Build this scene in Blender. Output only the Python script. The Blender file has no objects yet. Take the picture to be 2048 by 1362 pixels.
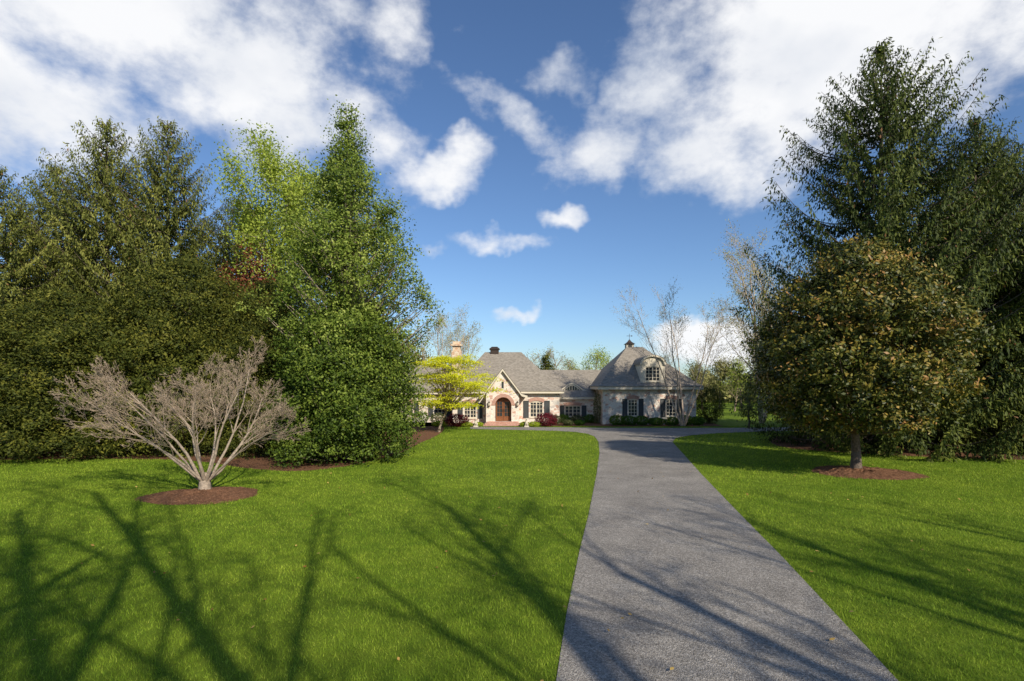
import bpy, math, random
import numpy as np
from mathutils import Vector
R = math.radians
scene = bpy.context.scene
COL = scene.collection

# ------------------------------------------------------------------ helpers
def link(o, parent=None):
    COL.objects.link(o)
    if parent is not None:
        o.parent = parent
    return o

def root(name, loc, label, category, group=None):
    e = bpy.data.objects.new(name, None)
    e.empty_display_size = 0.5
    e.location = loc
    link(e)
    e["label"] = label
    e["category"] = category
    if group: e["group"] = group
    return e

def new_mat(name, rough=0.8, spec=0.3):
    m = bpy.data.materials.new(name)
    m.use_nodes = True
    nt = m.node_tree
    b = nt.nodes["Principled BSDF"]
    b.inputs["Roughness"].default_value = rough
    b.inputs["Specular IOR Level"].default_value = spec
    return m, nt, b

def N(nt, typ, **kw):
    n = nt.nodes.new(typ)
    for k, v in kw.items():
        setattr(n, k, v)
    return n

def ramp(nt, stops, interp='LINEAR'):
    r = nt.nodes.new("ShaderNodeValToRGB")
    cr = r.color_ramp
    cr.interpolation = interp
    while len(cr.elements) < len(stops): cr.elements.new(0.5)
    for e, (p, c) in zip(cr.elements, stops):
        e.position = p
        e.color = (c[0], c[1], c[2], 1)
    return r

def simple_mat(name, color, rough=0.7, spec=0.3, var=0.15, scale=6.0, metallic=0.0):
    m, nt, b = new_mat(name, rough, spec)
    tc = N(nt, "ShaderNodeTexCoord")
    no = N(nt, "ShaderNodeTexNoise"); no.inputs["Scale"].default_value = scale; no.inputs["Detail"].default_value = 3
    nt.links.new(tc.outputs["Object"], no.inputs["Vector"])
    lo = [c * (1 - var) for c in color]; hi = [min(1, c * (1 + var)) for c in color]
    r = ramp(nt, [(0.3, lo), (0.7, hi)])
    nt.links.new(no.outputs["Fac"], r.inputs[0])
    nt.links.new(r.outputs[0], b.inputs["Base Color"])
    b.inputs["Metallic"].default_value = metallic
    return m

def leaf_mat(name, stops, rough=0.6, trans=0.3, spec=0.15):
    m, nt, b = new_mat(name, rough, spec)
    at = N(nt, "ShaderNodeAttribute", attribute_name="var")
    r = ramp(nt, stops)
    nt.links.new(at.outputs["Fac"], r.inputs[0])
    nt.links.new(r.outputs[0], b.inputs["Base Color"])
    t = N(nt, "ShaderNodeBsdfTranslucent")
    nt.links.new(r.outputs[0], t.inputs["Color"])
    mx = N(nt, "ShaderNodeMixShader"); mx.inputs[0].default_value = trans
    nt.links.new(b.outputs[0], mx.inputs[1]); nt.links.new(t.outputs[0], mx.inputs[2])
    nt.links.new(mx.outputs[0], nt.nodes["Material Output"].inputs["Surface"])
    return m

def mesh_from_arrays(name, verts, faces, mat, var=None, smooth=False):
    me = bpy.data.meshes.new(name)
    nv = len(verts); nf, k = faces.shape
    me.vertices.add(nv); me.vertices.foreach_set("co", np.ascontiguousarray(verts, dtype=np.float32).ravel())
    me.loops.add(nf * k); me.loops.foreach_set("vertex_index", np.ascontiguousarray(faces, dtype=np.int32).ravel())
    me.polygons.add(nf)
    me.polygons.foreach_set("loop_start", np.arange(0, nf * k, k, dtype=np.int32))
    me.polygons.foreach_set("loop_total", np.full(nf, k, dtype=np.int32))
    if smooth:
        me.polygons.foreach_set("use_smooth", np.ones(nf, dtype=bool))
    me.update(calc_edges=True)
    if var is not None:
        a = me.attributes.new("var", 'FLOAT', 'POINT')
        a.data.foreach_set("value", np.ascontiguousarray(var, dtype=np.float32))
    me.materials.append(mat)
    return me

def norm(v):
    return v / (np.linalg.norm(v, axis=1, keepdims=True) + 1e-9)

def leaf_mesh(name, C, D, L, W, var, mat, rng, up=None, upn=0.55):
    n = len(C)
    D = norm(D)
    ref = rng.normal(size=(n, 3)) if up is None else up + rng.normal(size=(n, 3)) * upn
    Wd = norm(np.cross(D, ref))
    L = np.asarray(L).reshape(-1, 1) * np.ones((n, 1)); W = np.asarray(W).reshape(-1, 1) * np.ones((n, 1))
    v = np.stack([C - D * L / 2, C + Wd * W / 2 + D * L * 0.05, C + D * L / 2, C - Wd * W / 2 + D * L * 0.05], 1).reshape(-1, 3)
    f = np.arange(4 * n).reshape(-1, 4)
    return mesh_from_arrays(name, v, f, mat, np.repeat(var, 4))

def tube_mesh(name, segs, mat, sides=6):
    S = np.array([[*a, *b, r0, r1] for a, b, r0, r1 in segs], dtype=float)
    n = len(S)
    A, B, r0, r1 = S[:, :3], S[:, 3:6], S[:, 6], S[:, 7]
    D = norm(B - A)
    ref = np.where(np.abs(D[:, 2:3]) > 0.95, np.array([[1.0, 0, 0]]), np.array([[0, 0, 1.0]]))
    X = norm(np.cross(D, ref)); Y = np.cross(D, X)
    B = B + D * (r1[:, None] * 0.5)
    ang = np.arange(sides) * 2 * np.pi / sides
    ca, sa = np.cos(ang), np.sin(ang)
    ring = X[:, None, :] * ca[None, :, None] + Y[:, None, :] * sa[None, :, None]
    v0 = A[:, None, :] + ring * r0[:, None, None]
    v1 = B[:, None, :] + ring * r1[:, None, None]
    V = np.concatenate([v0, v1], 1).reshape(-1, 3)
    base = (np.arange(n) * 2 * sides)[:, None]
    i = np.arange(sides); j = (i + 1) % sides
    f = np.stack([base + i, base + j, base + sides + j, base + sides + i], 2).reshape(-1, 4)
    return mesh_from_arrays(name, V, f, mat, None, True)

def obj(name, me, parent=None, loc=None):
    o = bpy.data.objects.new(name, me)
    if loc is not None: o.location = loc
    return link(o, parent)

# ------------------------------------------------------------------ camera
cam = bpy.data.cameras.new("camera")
cam.sensor_width = 36
cam.lens = 18.98
cam.shift_y = 0.0435
cam.clip_end = 3000
co = bpy.data.objects.new("camera", cam)
co.location = (0, 0, 3.6)
co.rotation_euler = (R(90), 0, 0)
link(co)
scene.camera = co
scene.view_settings.view_transform = 'Standard'
scene.view_settings.look = 'None'
scene.view_settings.exposure = 0

# ------------------------------------------------------------------ sun + sky
EL = R(34)
az = Vector((0.54, -0.84, 0)).normalized()
sdir = Vector((az.x * math.cos(EL), az.y * math.cos(EL), math.sin(EL)))
sun = bpy.data.lights.new("sun", 'SUN')
sun.energy = 5.0
sun.angle = R(0.53)
sun.color = (1.0, 0.92, 0.78)
so = bpy.data.objects.new("sun", sun)
so.rotation_euler = sdir.to_track_quat('Z', 'Y').to_euler()
so.location = (20, -30, 40)
link(so)

w = bpy.data.worlds.new("World")
scene.world = w
w.use_nodes = True
nt = w.node_tree
bg = nt.nodes["Background"]
sky = N(nt, "ShaderNodeTexSky", sky_type='NISHITA', sun_disc=False, sun_elevation=EL,
        sun_rotation=math.atan2(az.x, az.y), air_density=1.0, dust_density=0.4, ozone_density=2.0)
tc = N(nt, "ShaderNodeTexCoord")
gen = tc.outputs["Generated"]
nz = N(nt, "ShaderNodeTexNoise"); nz.inputs["Scale"].default_value = 7.5; nz.inputs["Detail"].default_value = 4; nz.inputs["Roughness"].default_value = 0.65
nt.links.new(gen, nz.inputs["Vector"])
wadd = N(nt, "ShaderNodeVectorMath", operation='MULTIPLY_ADD')
wadd.inputs[1].default_value = (0.11, 0.11, 0.11)
nt.links.new(nz.outputs["Color"], wadd.inputs[0]); nt.links.new(gen, wadd.inputs[2])
wsub = N(nt, "ShaderNodeVectorMath", operation='SUBTRACT'); wsub.inputs[1].default_value = (0.055, 0.055, 0.055)
nt.links.new(wadd.outputs[0], wsub.inputs[0])
sep = N(nt, "ShaderNodeSeparateXYZ"); nt.links.new(wsub.outputs[0], sep.inputs[0])
def M(op, a, b=None, c=None, clamp=False):
    n = N(nt, "ShaderNodeMath", operation=op)
    n.use_clamp = clamp
    for i, x in enumerate((a, b, c)):
        if x is None: continue
        if isinstance(x, (int, float)): n.inputs[i].default_value = x
        else: nt.links.new(x, n.inputs[i])
    return n.outputs[0]
AZ = M('ARCTAN2', sep.outputs[0], sep.outputs[1])
ELV = M('ARCSINE', sep.outputs[2])
cmb = N(nt, "ShaderNodeCombineXYZ"); nt.links.new(AZ, cmb.inputs[0]); nt.links.new(ELV, cmb.inputs[1])
# azimuth, elevation, half-width, half-height (degrees), tilt, weight
clouds = [(-42, 33, 24, 11, 0, 1.5), (-26, 27, 10, 6.5, -25, 1.3), (-42, 22, 10, 5, 0, 1.2),
          (-15, 24.5, 6, 2.8, -38, .55), (-7.3, 21.6, 5.4, 2.6, 12, 1.15), (-12.5, 31.5, 2.0, 3.2, 0, .2),
          (33, 29.5, 19, 9, 0, 1.6), (22, 23.5, 10, 6, -12, 1.2), (11, 24.0, 7, 3.0, 10, .7),
          (0, 26, 5.5, 1.3, -28, .35), (5.8, 29.7, 3.2, 1.6, 0, .45), (26.4, 18.6, 4, 2.2, 0, .5), (15.5, 29, 5, 5.5, 30, .8),
          (5.1, 17.4, 2.0, 1.2, 0, .75), (-1.2, 14.8, 4.6, 1.0, -4, .55), (-8, 13.9, 1.4, .8, 0, .5), (-.7, 7.5, 2.2, .7, 0, .55),
          (20.0, 4.0, 6.5, 3.0, 0, 2.2)]
mask = None
for a0, e0, ra, re, t, wt in clouds:
    mp_ = N(nt, "ShaderNodeMapping", vector_type='TEXTURE')
    mp_.inputs["Location"].default_value = (R(a0), R(e0), 0)
    mp_.inputs["Rotation"].default_value = (0, 0, R(t))
    mp_.inputs["Scale"].default_value = (R(ra), R(re), 1)
    nt.links.new(cmb.outputs[0], mp_.inputs[0])
    d_ = N(nt, "ShaderNodeVectorMath", operation='DOT_PRODUCT')
    nt.links.new(mp_.outputs[0], d_.inputs[0]); nt.links.new(mp_.outputs[0], d_.inputs[1])
    m = M('MULTIPLY_ADD', d_.outputs["Value"], -wt, wt)
    mask = m if mask is None else M('MAXIMUM', mask, m)
mask = M('MAXIMUM', mask, -1.4)
n2 = N(nt, "ShaderNodeTexNoise"); n2.inputs["Scale"].default_value = 9; n2.inputs["Detail"].default_value = 7; n2.inputs["Roughness"].default_value = 0.60
mp = N(nt, "ShaderNodeMapping"); mp.inputs["Scale"].default_value = (1, 1, 1.5)
nt.links.new(gen, mp.inputs[0]); nt.links.new(mp.outputs[0], n2.inputs["Vector"])
dens = M('ADD', mask, M('MULTIPLY_ADD', n2.outputs["Fac"], 3.8, -1.9))
mr = N(nt, "ShaderNodeMapRange", interpolation_type='SMOOTHSTEP')
mr.inputs["From Min"].default_value = -0.60; mr.inputs["From Max"].default_value = 1.25
nt.links.new(dens, mr.inputs["Value"])
n3 = N(nt, "ShaderNodeTexNoise"); n3.inputs["Scale"].default_value = 3.4; n3.inputs["Detail"].default_value = 5
nt.links.new(mp.outputs[0], n3.inputs["Vector"])
CB = 7.9
cr = ramp(nt, [(0.34, (0.64, 0.69, 0.78)), (0.56, (0.96, 0.965, 0.98))])
nt.links.new(n3.outputs["Fac"], cr.inputs[0])
cs = N(nt, "ShaderNodeVectorMath", operation='SCALE'); cs.inputs["Scale"].default_value = CB
nt.links.new(cr.outputs[0], cs.inputs[0])
tint = N(nt, "ShaderNodeVectorMath", operation='MULTIPLY')
tint.inputs[1].default_value = (0.68, 0.82, 1.0)
nt.links.new(sky.outputs[0], tint.inputs[0])
mixc = N(nt, "ShaderNodeMix", data_type='RGBA')
nt.links.new(M('MULTIPLY', mr.outputs[0], 0.97), mixc.inputs[0])
nt.links.new(tint.outputs[0], mixc.inputs[6]); nt.links.new(cs.outputs[0], mixc.inputs[7])
nt.links.new(mixc.outputs[2], bg.inputs["Color"])
bg.inputs["Strength"].default_value = 0.13

# ------------------------------------------------------------------ materials
M_bark = simple_mat("bark_brown", (0.14, 0.105, 0.08), 0.9, var=0.4, scale=14)
M_barkgrey = simple_mat("bark_grey_tan", (0.33, 0.26, 0.195), 0.85, var=0.35, scale=14)
M_birch = simple_mat("bark_birch", (0.52, 0.40, 0.29), 0.8, var=0.35, scale=9)
M_twig = simple_mat("twig_brown", (0.32, 0.24, 0.17), 0.9, var=0.2)
M_bud = leaf_mat("bud_leaves", [(0, (0.32, 0.27, 0.08)), (1, (0.52, 0.50, 0.14))])
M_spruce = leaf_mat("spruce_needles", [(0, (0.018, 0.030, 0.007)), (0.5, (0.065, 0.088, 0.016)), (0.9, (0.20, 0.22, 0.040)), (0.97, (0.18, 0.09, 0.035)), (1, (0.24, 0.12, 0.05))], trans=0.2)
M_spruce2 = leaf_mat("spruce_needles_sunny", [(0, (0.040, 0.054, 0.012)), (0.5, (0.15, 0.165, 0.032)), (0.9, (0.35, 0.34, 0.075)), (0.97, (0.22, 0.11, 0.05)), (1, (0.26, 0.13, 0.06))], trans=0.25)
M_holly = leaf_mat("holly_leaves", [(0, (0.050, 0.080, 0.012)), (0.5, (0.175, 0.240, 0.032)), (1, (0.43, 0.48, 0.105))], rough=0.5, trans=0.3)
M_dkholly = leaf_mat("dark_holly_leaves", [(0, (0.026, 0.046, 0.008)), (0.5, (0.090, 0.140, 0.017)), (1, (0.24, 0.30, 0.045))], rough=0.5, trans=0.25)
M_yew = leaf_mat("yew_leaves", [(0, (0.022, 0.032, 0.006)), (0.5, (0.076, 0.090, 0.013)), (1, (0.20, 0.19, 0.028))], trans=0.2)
M_green = leaf_mat("spring_leaves", [(0, (0.24, 0.32, 0.03)), (1, (0.54, 0.60, 0.11))], trans=0.4)
M_yellow = leaf_mat("yellow_maple_leaves", [(0, (0.50, 0.52, 0.015)), (1, (0.88, 0.86, 0.05))], trans=0.4)
M_red = leaf_mat("red_maple_leaves", [(0, (0.16, 0.04, 0.02)), (1, (0.38, 0.12, 0.07))], trans=0.3)
M_burg = leaf_mat("burgundy_leaves", [(0, (0.07, 0.008, 0.012)), (1, (0.25, 0.03, 0.045))], trans=0.3)
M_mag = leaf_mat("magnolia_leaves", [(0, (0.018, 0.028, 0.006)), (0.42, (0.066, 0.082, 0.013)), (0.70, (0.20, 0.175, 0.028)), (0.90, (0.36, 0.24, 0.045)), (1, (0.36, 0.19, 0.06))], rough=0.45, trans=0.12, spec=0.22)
M_box = leaf_mat("boxwood_leaves", [(0, (0.04, 0.09, 0.01)), (1, (0.16, 0.28, 0.03))])
M_lime = leaf_mat("lime_shrub_leaves", [(0, (0.24, 0.33, 0.02)), (1, (0.50, 0.58, 0.05))])
M_olive = leaf_mat("olive_leaves", [(0, (0.07, 0.085, 0.03)), (1, (0.22, 0.24, 0.09))])
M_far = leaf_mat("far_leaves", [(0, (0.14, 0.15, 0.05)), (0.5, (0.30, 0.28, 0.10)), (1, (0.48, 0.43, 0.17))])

# ------------------------------------------------------------------ tree generators
def rand_perp(d, rnd):
    v = Vector((rnd.gauss(0, 1), rnd.gauss(0, 1), rnd.gauss(0, 1)))
    v = v - d * v.dot(d)
    return v.normalized()

def grow(segs, tips, p, d, L, r, lvl, P, rnd):
    n = P['nseg'][min(lvl, len(P['nseg']) - 1)]
    step = L / n
    up = P['up'][min(lvl, len(P['up']) - 1)]
    wig = P['wig']
    rr = r
    for i in range(n):
        d = (d + Vector((rnd.gauss(0, wig), rnd.gauss(0, wig), rnd.gauss(0, wig) + up))).normalized()
        q = p + d * step
        r2 = max(P['rmin'], rr * P['taper'])
        segs.append((tuple(p), tuple(q), rr, r2, lvl))
        p, rr = q, r2
        if lvl < P['max'] and (i + 1) / n > P['bare'][min(lvl, len(P['bare']) - 1)]:
            k = P['kids'][min(lvl, len(P['kids']) - 1)]
            kk = int(k) + (1 if rnd.random() < k - int(k) else 0)
            for _ in range(kk):
                a = R(P['ang'][min(lvl, len(P['ang']) - 1)] * rnd.uniform(0.7, 1.3))
                cd = (d * math.cos(a) + rand_perp(d, rnd) * math.sin(a)).normalized()
                f = 1 - 0.55 * (i / n)
                grow(segs, tips, p, cd, L * P['ratio'] * f * rnd.uniform(0.7, 1.2), max(P['rmin'], rr * P['rk']), lvl + 1, P, rnd)
    if lvl >= P['max'] - 1: tips.append(tuple(p))

def copy_tree(src, loc, rotz, s, label):
    e = src.copy(); COL.objects.link(e)
    e.location = loc; e.rotation_euler = (0, 0, rotz)
    e.scale = s if isinstance(s, tuple) else (s, s, s)
    e["label"] = label
    for c in list(src.children):
        k = c.copy(); COL.objects.link(k); k.parent = e
    return e

def crown_points(zs, rs, ncl, per, sig, seed, shell=0.45, lump=0.15, flat=0.7, tone=0.22):
    rng = np.random.default_rng(seed)
    zz = np.linspace(zs[0], zs[-1], 400)
    rr = np.interp(zz, zs, rs)
    pw = rr + 0.1; pw /= pw.sum()
    z = rng.choice(zz, ncl, p=pw) + rng.normal(0, .05, ncl)
    th = rng.uniform(0, 2 * np.pi, ncl)
    ph = rng.uniform(0, 6.28, 6)
    H = zs[-1] - zs[0]
    f = 1 + lump * (np.sin(3 * th + ph[0] + z * 9 / H) * .6 + np.sin(5 * th + ph[1] - z * 14 / H) * .5 + np.sin(2 * th + ph[2] + z * 23 / H) * .5 + np.sin(8 * th + z * 31 / H + ph[3]) * .4)
    rad = np.interp(z, zs, rs) * f * rng.uniform(0, 1, ncl) ** shell
    C = np.stack([rad * np.cos(th), rad * np.sin(th), z], 1)
    size = rng.uniform(0.45, 1.5, ncl)
    ct = rng.normal(0, tone * .7, ncl)
    idx = np.repeat(np.arange(ncl), per)
    n = len(idx)
    off = rng.normal(size=(n, 3)) * np.array([1, 1, flat]) * sig * size[idx][:, None]
    P_ = C[idx] + off
    P_[:, 2] = np.maximum(P_[:, 2], 0.04)
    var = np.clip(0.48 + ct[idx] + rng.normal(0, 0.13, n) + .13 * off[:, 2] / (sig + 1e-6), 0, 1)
    out = norm(np.stack([C[idx, 0], C[idx, 1], np.zeros(n)], 1)) * .8 + norm(off) * .6 + np.array([0, 0, .55])
    return P_, var, C, rng, out

def leafy(root_e, zs, rs, ncl, per, sig, L, W, mat, seed, trunk_r=0.25, trunk_top=None, bark=None, limbs=60, **kw):
    P_, var, C, rng, out = crown_points(zs, rs, ncl, per, sig, seed, **kw)
    n = len(P_)
    D = rng.normal(size=(n, 3)); D[:, 2] -= 0.3
    sc = rng.uniform(0.7, 1.3, n)
    me = leaf_mesh("crown", P_, D, L * sc, W * sc, var, mat, rng, up=out, upn=.5)
    obj("crown", me, root_e)
    segs = []
    H = trunk_top or zs[-1] * 0.93
    nst = 12
    rnd = random.Random(seed)
    pts = [Vector((rnd.gauss(0, .05) * (i > 0), rnd.gauss(0, .05) * (i > 0), H * i / nst)) for i in range(nst + 1)]
    for i in range(nst):
        segs.append((tuple(pts[i]), tuple(pts[i + 1]), trunk_r * (1.25 if i == 0 else 1) * (1 - i / nst) + .02, trunk_r * (1 - (i + 1) / nst) + .02))
    for k in range(min(limbs, len(C))):
        c = Vector(C[k])
        rad = math.hypot(c.x, c.y)
        z0 = max(zs[0] * 0.8 + 0.1, c.z - rad * 0.7)
        z0 = min(z0, H * 0.95)
        a = Vector((0, 0, z0)); b = a.lerp(c, 0.5) + Vector((0, 0, -0.08 * rad))
        r0 = 0.3 * trunk_r * (1 - z0 / (H * 1.1)) + 0.012
        segs += [(tuple(a), tuple(b), r0, r0 * .6), (tuple(b), tuple(c), r0 * .6, 0.01)]
    obj("trunk", tube_mesh("trunk", segs, bark or M_bark, 7), root_e)

def spruce(root_e, H, zs, rs, seed, mat=None):
    rng = np.random.default_rng(seed)
    rnd = random.Random(seed)
    segs = []
    for i in range(14):
        segs.append(((0, 0, H * i / 14), (0, 0, H * (i + 1) / 14), 0.34 * (1 - i / 14) + .015, 0.34 * (1 - (i + 1) / 14) + .015))
    Cs, Ds, Vs, Us = [], [], [], []
    z = zs[0]
    while z < H - 0.10:
        rmax = float(np.interp(z, zs, rs))
        nb = rnd.choice([8, 9]) if z < H * 0.85 else 6
        a0 = rnd.uniform(0, 6.28)
        for b in range(nb):
            th = a0 + 6.28 * b / nb + rnd.gauss(0, .2)
            L = rmax * rnd.uniform(0.74, 1.16)
            if rnd.random() < 0.12: L *= 0.65
            zz = z + rnd.gauss(0, .12)
            droop = 0.34 + 0.28 * (1 - z / H)
            lift = 0.10 + 1.25 * (z / H) ** 1.7
            ns = max(5, int(L / 0.14))
            t = np.linspace(0.10, 1, ns)
            rad = L * t
            hz = zz + L * (lift * 0.4 * t - droop * t * (1 - t) * 1.2 - 0.14 * (1 - z / H) * t + 0.24 * t ** 3)
            thv = th + rnd.gauss(0, .10) * t
            pts = np.stack([rad * np.cos(thv), rad * np.sin(thv), hz], 1)
            for k in range(0, ns - 3, 3):
                r0 = max(.012, .05 * (1 - t[k]) * (L / 5 + .3)); segs.append((tuple(pts[k]), tuple(pts[min(k + 3, ns - 1)]), r0, r0 * .75))
            out = np.array([math.cos(th), math.sin(th), 0]); side = np.array([-math.sin(th), math.cos(th), 0])
            tone = rnd.gauss(0, 0.13)
            k0 = int(ns * .18)
            for k in range(k0, ns):
                wfan = max(.12, 1 - t[k]) ** .6
                for sgn in (-1, 1):
                    # flat fans of side shoots with short pendant sprays
                    tl = (0.10 + 0.24 * L * wfan) * rnd.uniform(.6, 1.2)
                    tl = min(tl, 1.15)
                    dv = out * rnd.uniform(.5, .95) + side * sgn * rnd.uniform(.5, 1.0) + np.array([0, 0, -rnd.uniform(.05, .45)])
                    dv /= np.linalg.norm(dv)
                    m = max(3, int(tl / 0.075))
                    s = np.linspace(0.05, 1, m)[:, None]
                    hang = rng.uniform(0, 1, (m, 1)) ** 2 * .34
                    pp = pts[k] + dv * s * tl + np.array([0, 0, -1]) * ((s ** 2) * tl * .35 + hang)
                    Cs.append(pp + rng.normal(0, .02, (m, 3)))
                    hd = (hang > .05)
                    Ds.append(np.where(hd, np.array([0, 0, -1.0]) + dv * .25, dv) + rng.normal(0, .22, (m, 3)))
                    Us.append(np.repeat((out * .55 + side * sgn * .15 + np.array([0, 0, .8]))[None, :], m, 0))
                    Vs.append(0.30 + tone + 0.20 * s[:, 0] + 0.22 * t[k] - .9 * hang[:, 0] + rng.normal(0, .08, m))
        z += rnd.uniform(.52, .72) * (0.72 if z > H * .8 else 1)
    C = np.concatenate(Cs); D = np.concatenate(Ds); V = np.clip(np.concatenate(Vs), 0, .9); U = np.concatenate(Us)
    k = rng.random(len(V)) < 0.006
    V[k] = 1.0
    W = np.where(k, .09, .085) * rng.uniform(.7, 1.2, len(V))
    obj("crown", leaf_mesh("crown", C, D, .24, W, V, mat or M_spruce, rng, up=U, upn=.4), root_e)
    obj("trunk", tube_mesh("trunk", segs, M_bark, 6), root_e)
    print("spruce leaves", len(C))

# ------------------------------------------------------------------ ground shapes
drive_poly = [(-5.9, -30), (0.541, 6.57), (0.86, 8.5), (1.48, 11.78), (2.12, 14.95), (3.38, 21.6), (4.62, 28.5), (5.45, 34), (5.75, 37.5), (5.6, 39.6), (4.9, 41.2),
              (3.4, 42.3), (1.2, 42.9), (-1.2, 43.4), (-3.4, 44.2), (-3.6, 46.6), (-1.0, 46.3), (3, 45.9), (8, 45.3), (14, 45.1), (19, 45.3), (26, 46.3), (40, 47),
              (40, 44), (26, 43.0), (19.8, 41.9), (15.6, 40.4), (12.8, 38.6), (11.1, 36.6), (10.1, 34), (9.2, 29.5), (7.6, 21.6), (6.33, 14.95), (5.67, 11.4), (5.08, 8.5), (4.69, 6.57), (-2.6, -30)]
bed_poly = [(-5.3, 38), (-5.75, 33), (-5.8, 29), (-6.4, 26), (-7.4, 23.6), (-8.9, 22.3), (-11.5, 23.2), (-15.3, 26), (-20, 26.4), (-30, 25.5), (-60, 22), (-60, 60), (-8, 60), (-5.4, 44)]
rbed_poly = [(15.5, 30.5), (18, 28.4), (21, 26.8), (25, 25.8), (32, 24.5), (60, 23), (60, 45), (20, 40), (16, 34)]
house_bed = [(-9.5, 47.2), (-3.4, 46.9), (-2.4, 47.1), (0.6, 47.1), (1.6, 46.9), (6.5, 47.6), (8.5, 46.7), (13, 46.9), (18.5, 47), (19, 52), (-9.5, 52)]

def smooth_poly(poly, it=2):
    p = np.array(poly, float)
    for _ in range(it):
        q = np.roll(p, -1, 0)
        p = np.stack([p * .75 + q * .25, p * .25 + q * .75], 1).reshape(-1, 2)
    return p
def inside(x, y, poly):
    c = np.zeros(len(x), bool)
    n = len(poly); j = n - 1
    for i in range(n):
        xi, yi = poly[i]; xj, yj = poly[j]
        if yi != yj:
            c ^= ((yi > y) != (yj > y)) & (x < (xj - xi) * (y - yi) / (yj - yi) + xi)
        j = i
    return c

import bmesh
def sheet(name, poly, z, mat, label=None):
    bm = bmesh.new()
    vs = [bm.verts.new((float(x), float(y), z)) for x, y in poly]
    f = bm.faces.new(vs)
    bmesh.ops.triangulate(bm, faces=[f])
    bm.normal_update()
    for f in bm.faces:
        if f.normal.z < 0: f.normal_flip()
    me = bpy.data.meshes.new(name); bm.to_mesh(me); bm.free()
    me.materials.append(mat)
    o = obj(name, me)
    o["kind"] = "structure"
    if label: o["label"] = label
    return o

def lawn_color(nt, dark, light):
    geo = N(nt, "ShaderNodeNewGeometry")
    n1 = N(nt, "ShaderNodeTexNoise"); n1.inputs["Scale"].default_value = 0.35; n1.inputs["Detail"].default_value = 3
    n2 = N(nt, "ShaderNodeTexNoise"); n2.inputs["Scale"].default_value = 2.4; n2.inputs["Detail"].default_value = 4; n2.inputs["Roughness"].default_value = 0.7
    nt.links.new(geo.outputs["Position"], n1.inputs["Vector"]); nt.links.new(geo.outputs["Position"], n2.inputs["Vector"])
    a = N(nt, "ShaderNodeMath", operation='MULTIPLY_ADD'); a.inputs[1].default_value = 0.5
    nt.links.new(n1.outputs["Fac"], a.inputs[0])
    b = N(nt, "ShaderNodeMath", operation='MULTIPLY_ADD'); b.inputs[1].default_value = 0.55; b.inputs[2].default_value = 0.0
    nt.links.new(n2.outputs["Fac"], b.inputs[0]); nt.links.new(b.outputs[0], a.inputs[2])
    r = ramp(nt, [(0.36, dark), (0.68, light)])
    nt.links.new(a.outputs[0], r.inputs[0])
    return r

m, nt2, b = new_mat("lawn", 0.95, 0.1)
r = lawn_color(nt2, (0.120, 0.200, 0.015), (0.235, 0.315, 0.026))
geo = N(nt2, "ShaderNodeNewGeometry")
nf = N(nt2, "ShaderNodeTexNoise"); nf.inputs["Scale"].default_value = 28; nf.inputs["Detail"].default_value = 5; nf.inputs["Roughness"].default_value = .8
nt2.links.new(geo.outputs["Position"], nf.inputs["Vector"])
rf = ramp(nt2, [(0.3, (0.45, 0.45, 0.45)), (0.7, (1.0, 1.0, 1.0))])
nt2.links.new(nf.outputs["Fac"], rf.inputs[0])
mu = N(nt2, "ShaderNodeMix", data_type='RGBA', blend_type='MULTIPLY'); mu.inputs[0].default_value = 1
nt2.links.new(r.outputs[0], mu.inputs[6]); nt2.links.new(rf.outputs[0], mu.inputs[7]); nt2.links.new(mu.outputs[2], b.inputs["Base Color"])
bp = N(nt2, "ShaderNodeBump"); bp.inputs["Strength"].default_value = .6; bp.inputs["Distance"].default_value = .05
nt2.links.new(nf.outputs["Fac"], bp.inputs["Height"]); nt2.links.new(bp.outputs[0], b.inputs["Normal"])
M_lawn = m
S_ = 900
sheet("ground", [(-S_, -S_), (S_, -S_), (S_, S_), (-S_, S_)], 0, M_lawn)

# asphalt
m, nt2, b = new_mat("asphalt", 0.9, 0.15)
geo = N(nt2, "ShaderNodeNewGeometry")
na = N(nt2, "ShaderNodeTexNoise"); na.inputs["Scale"].default_value = 34; na.inputs["Detail"].default_value = 5; na.inputs["Roughness"].default_value = .9
nb_ = N(nt2, "ShaderNodeTexNoise"); nb_.inputs["Scale"].default_value = 0.9; nb_.inputs["Detail"].default_value = 5
vo = N(nt2, "ShaderNodeTexVoronoi"); vo.inputs["Scale"].default_value = 60
for q in (na, nb_, vo): nt2.links.new(geo.outputs["Position"], q.inputs["Vector"])
ra_ = ramp(nt2, [(0.33, (0.050, 0.044, 0.038)), (0.5, (0.255, 0.230, 0.200)), (0.66, (0.60, 0.55, 0.49))])
nt2.links.new(na.outputs["Fac"], ra_.inputs[0])
rb_ = ramp(nt2, [(0.3, (0.82, 0.82, 0.82)), (0.7, (1.18, 1.18, 1.17))])
nt2.links.new(nb_.outputs["Fac"], rb_.inputs[0])
mu = N(nt2, "ShaderNodeMix", data_type='RGBA', blend_type='MULTIPLY'); mu.inputs[0].default_value = 1
nt2.links.new(ra_.outputs[0], mu.inputs[6]); nt2.links.new(rb_.outputs[0], mu.inputs[7]); nt2.links.new(mu.outputs[2], b.inputs["Base Color"])
bp = N(nt2, "ShaderNodeBump"); bp.inputs["Strength"].default_value = .8; bp.inputs["Distance"].default_value = .015
nt2.links.new(vo.outputs["Distance"], bp.inputs["Height"]); nt2.links.new(bp.outputs[0], b.inputs["Normal"])
sheet("road", drive_poly, 0.016, m, "grey asphalt driveway through the lawn")

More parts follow.
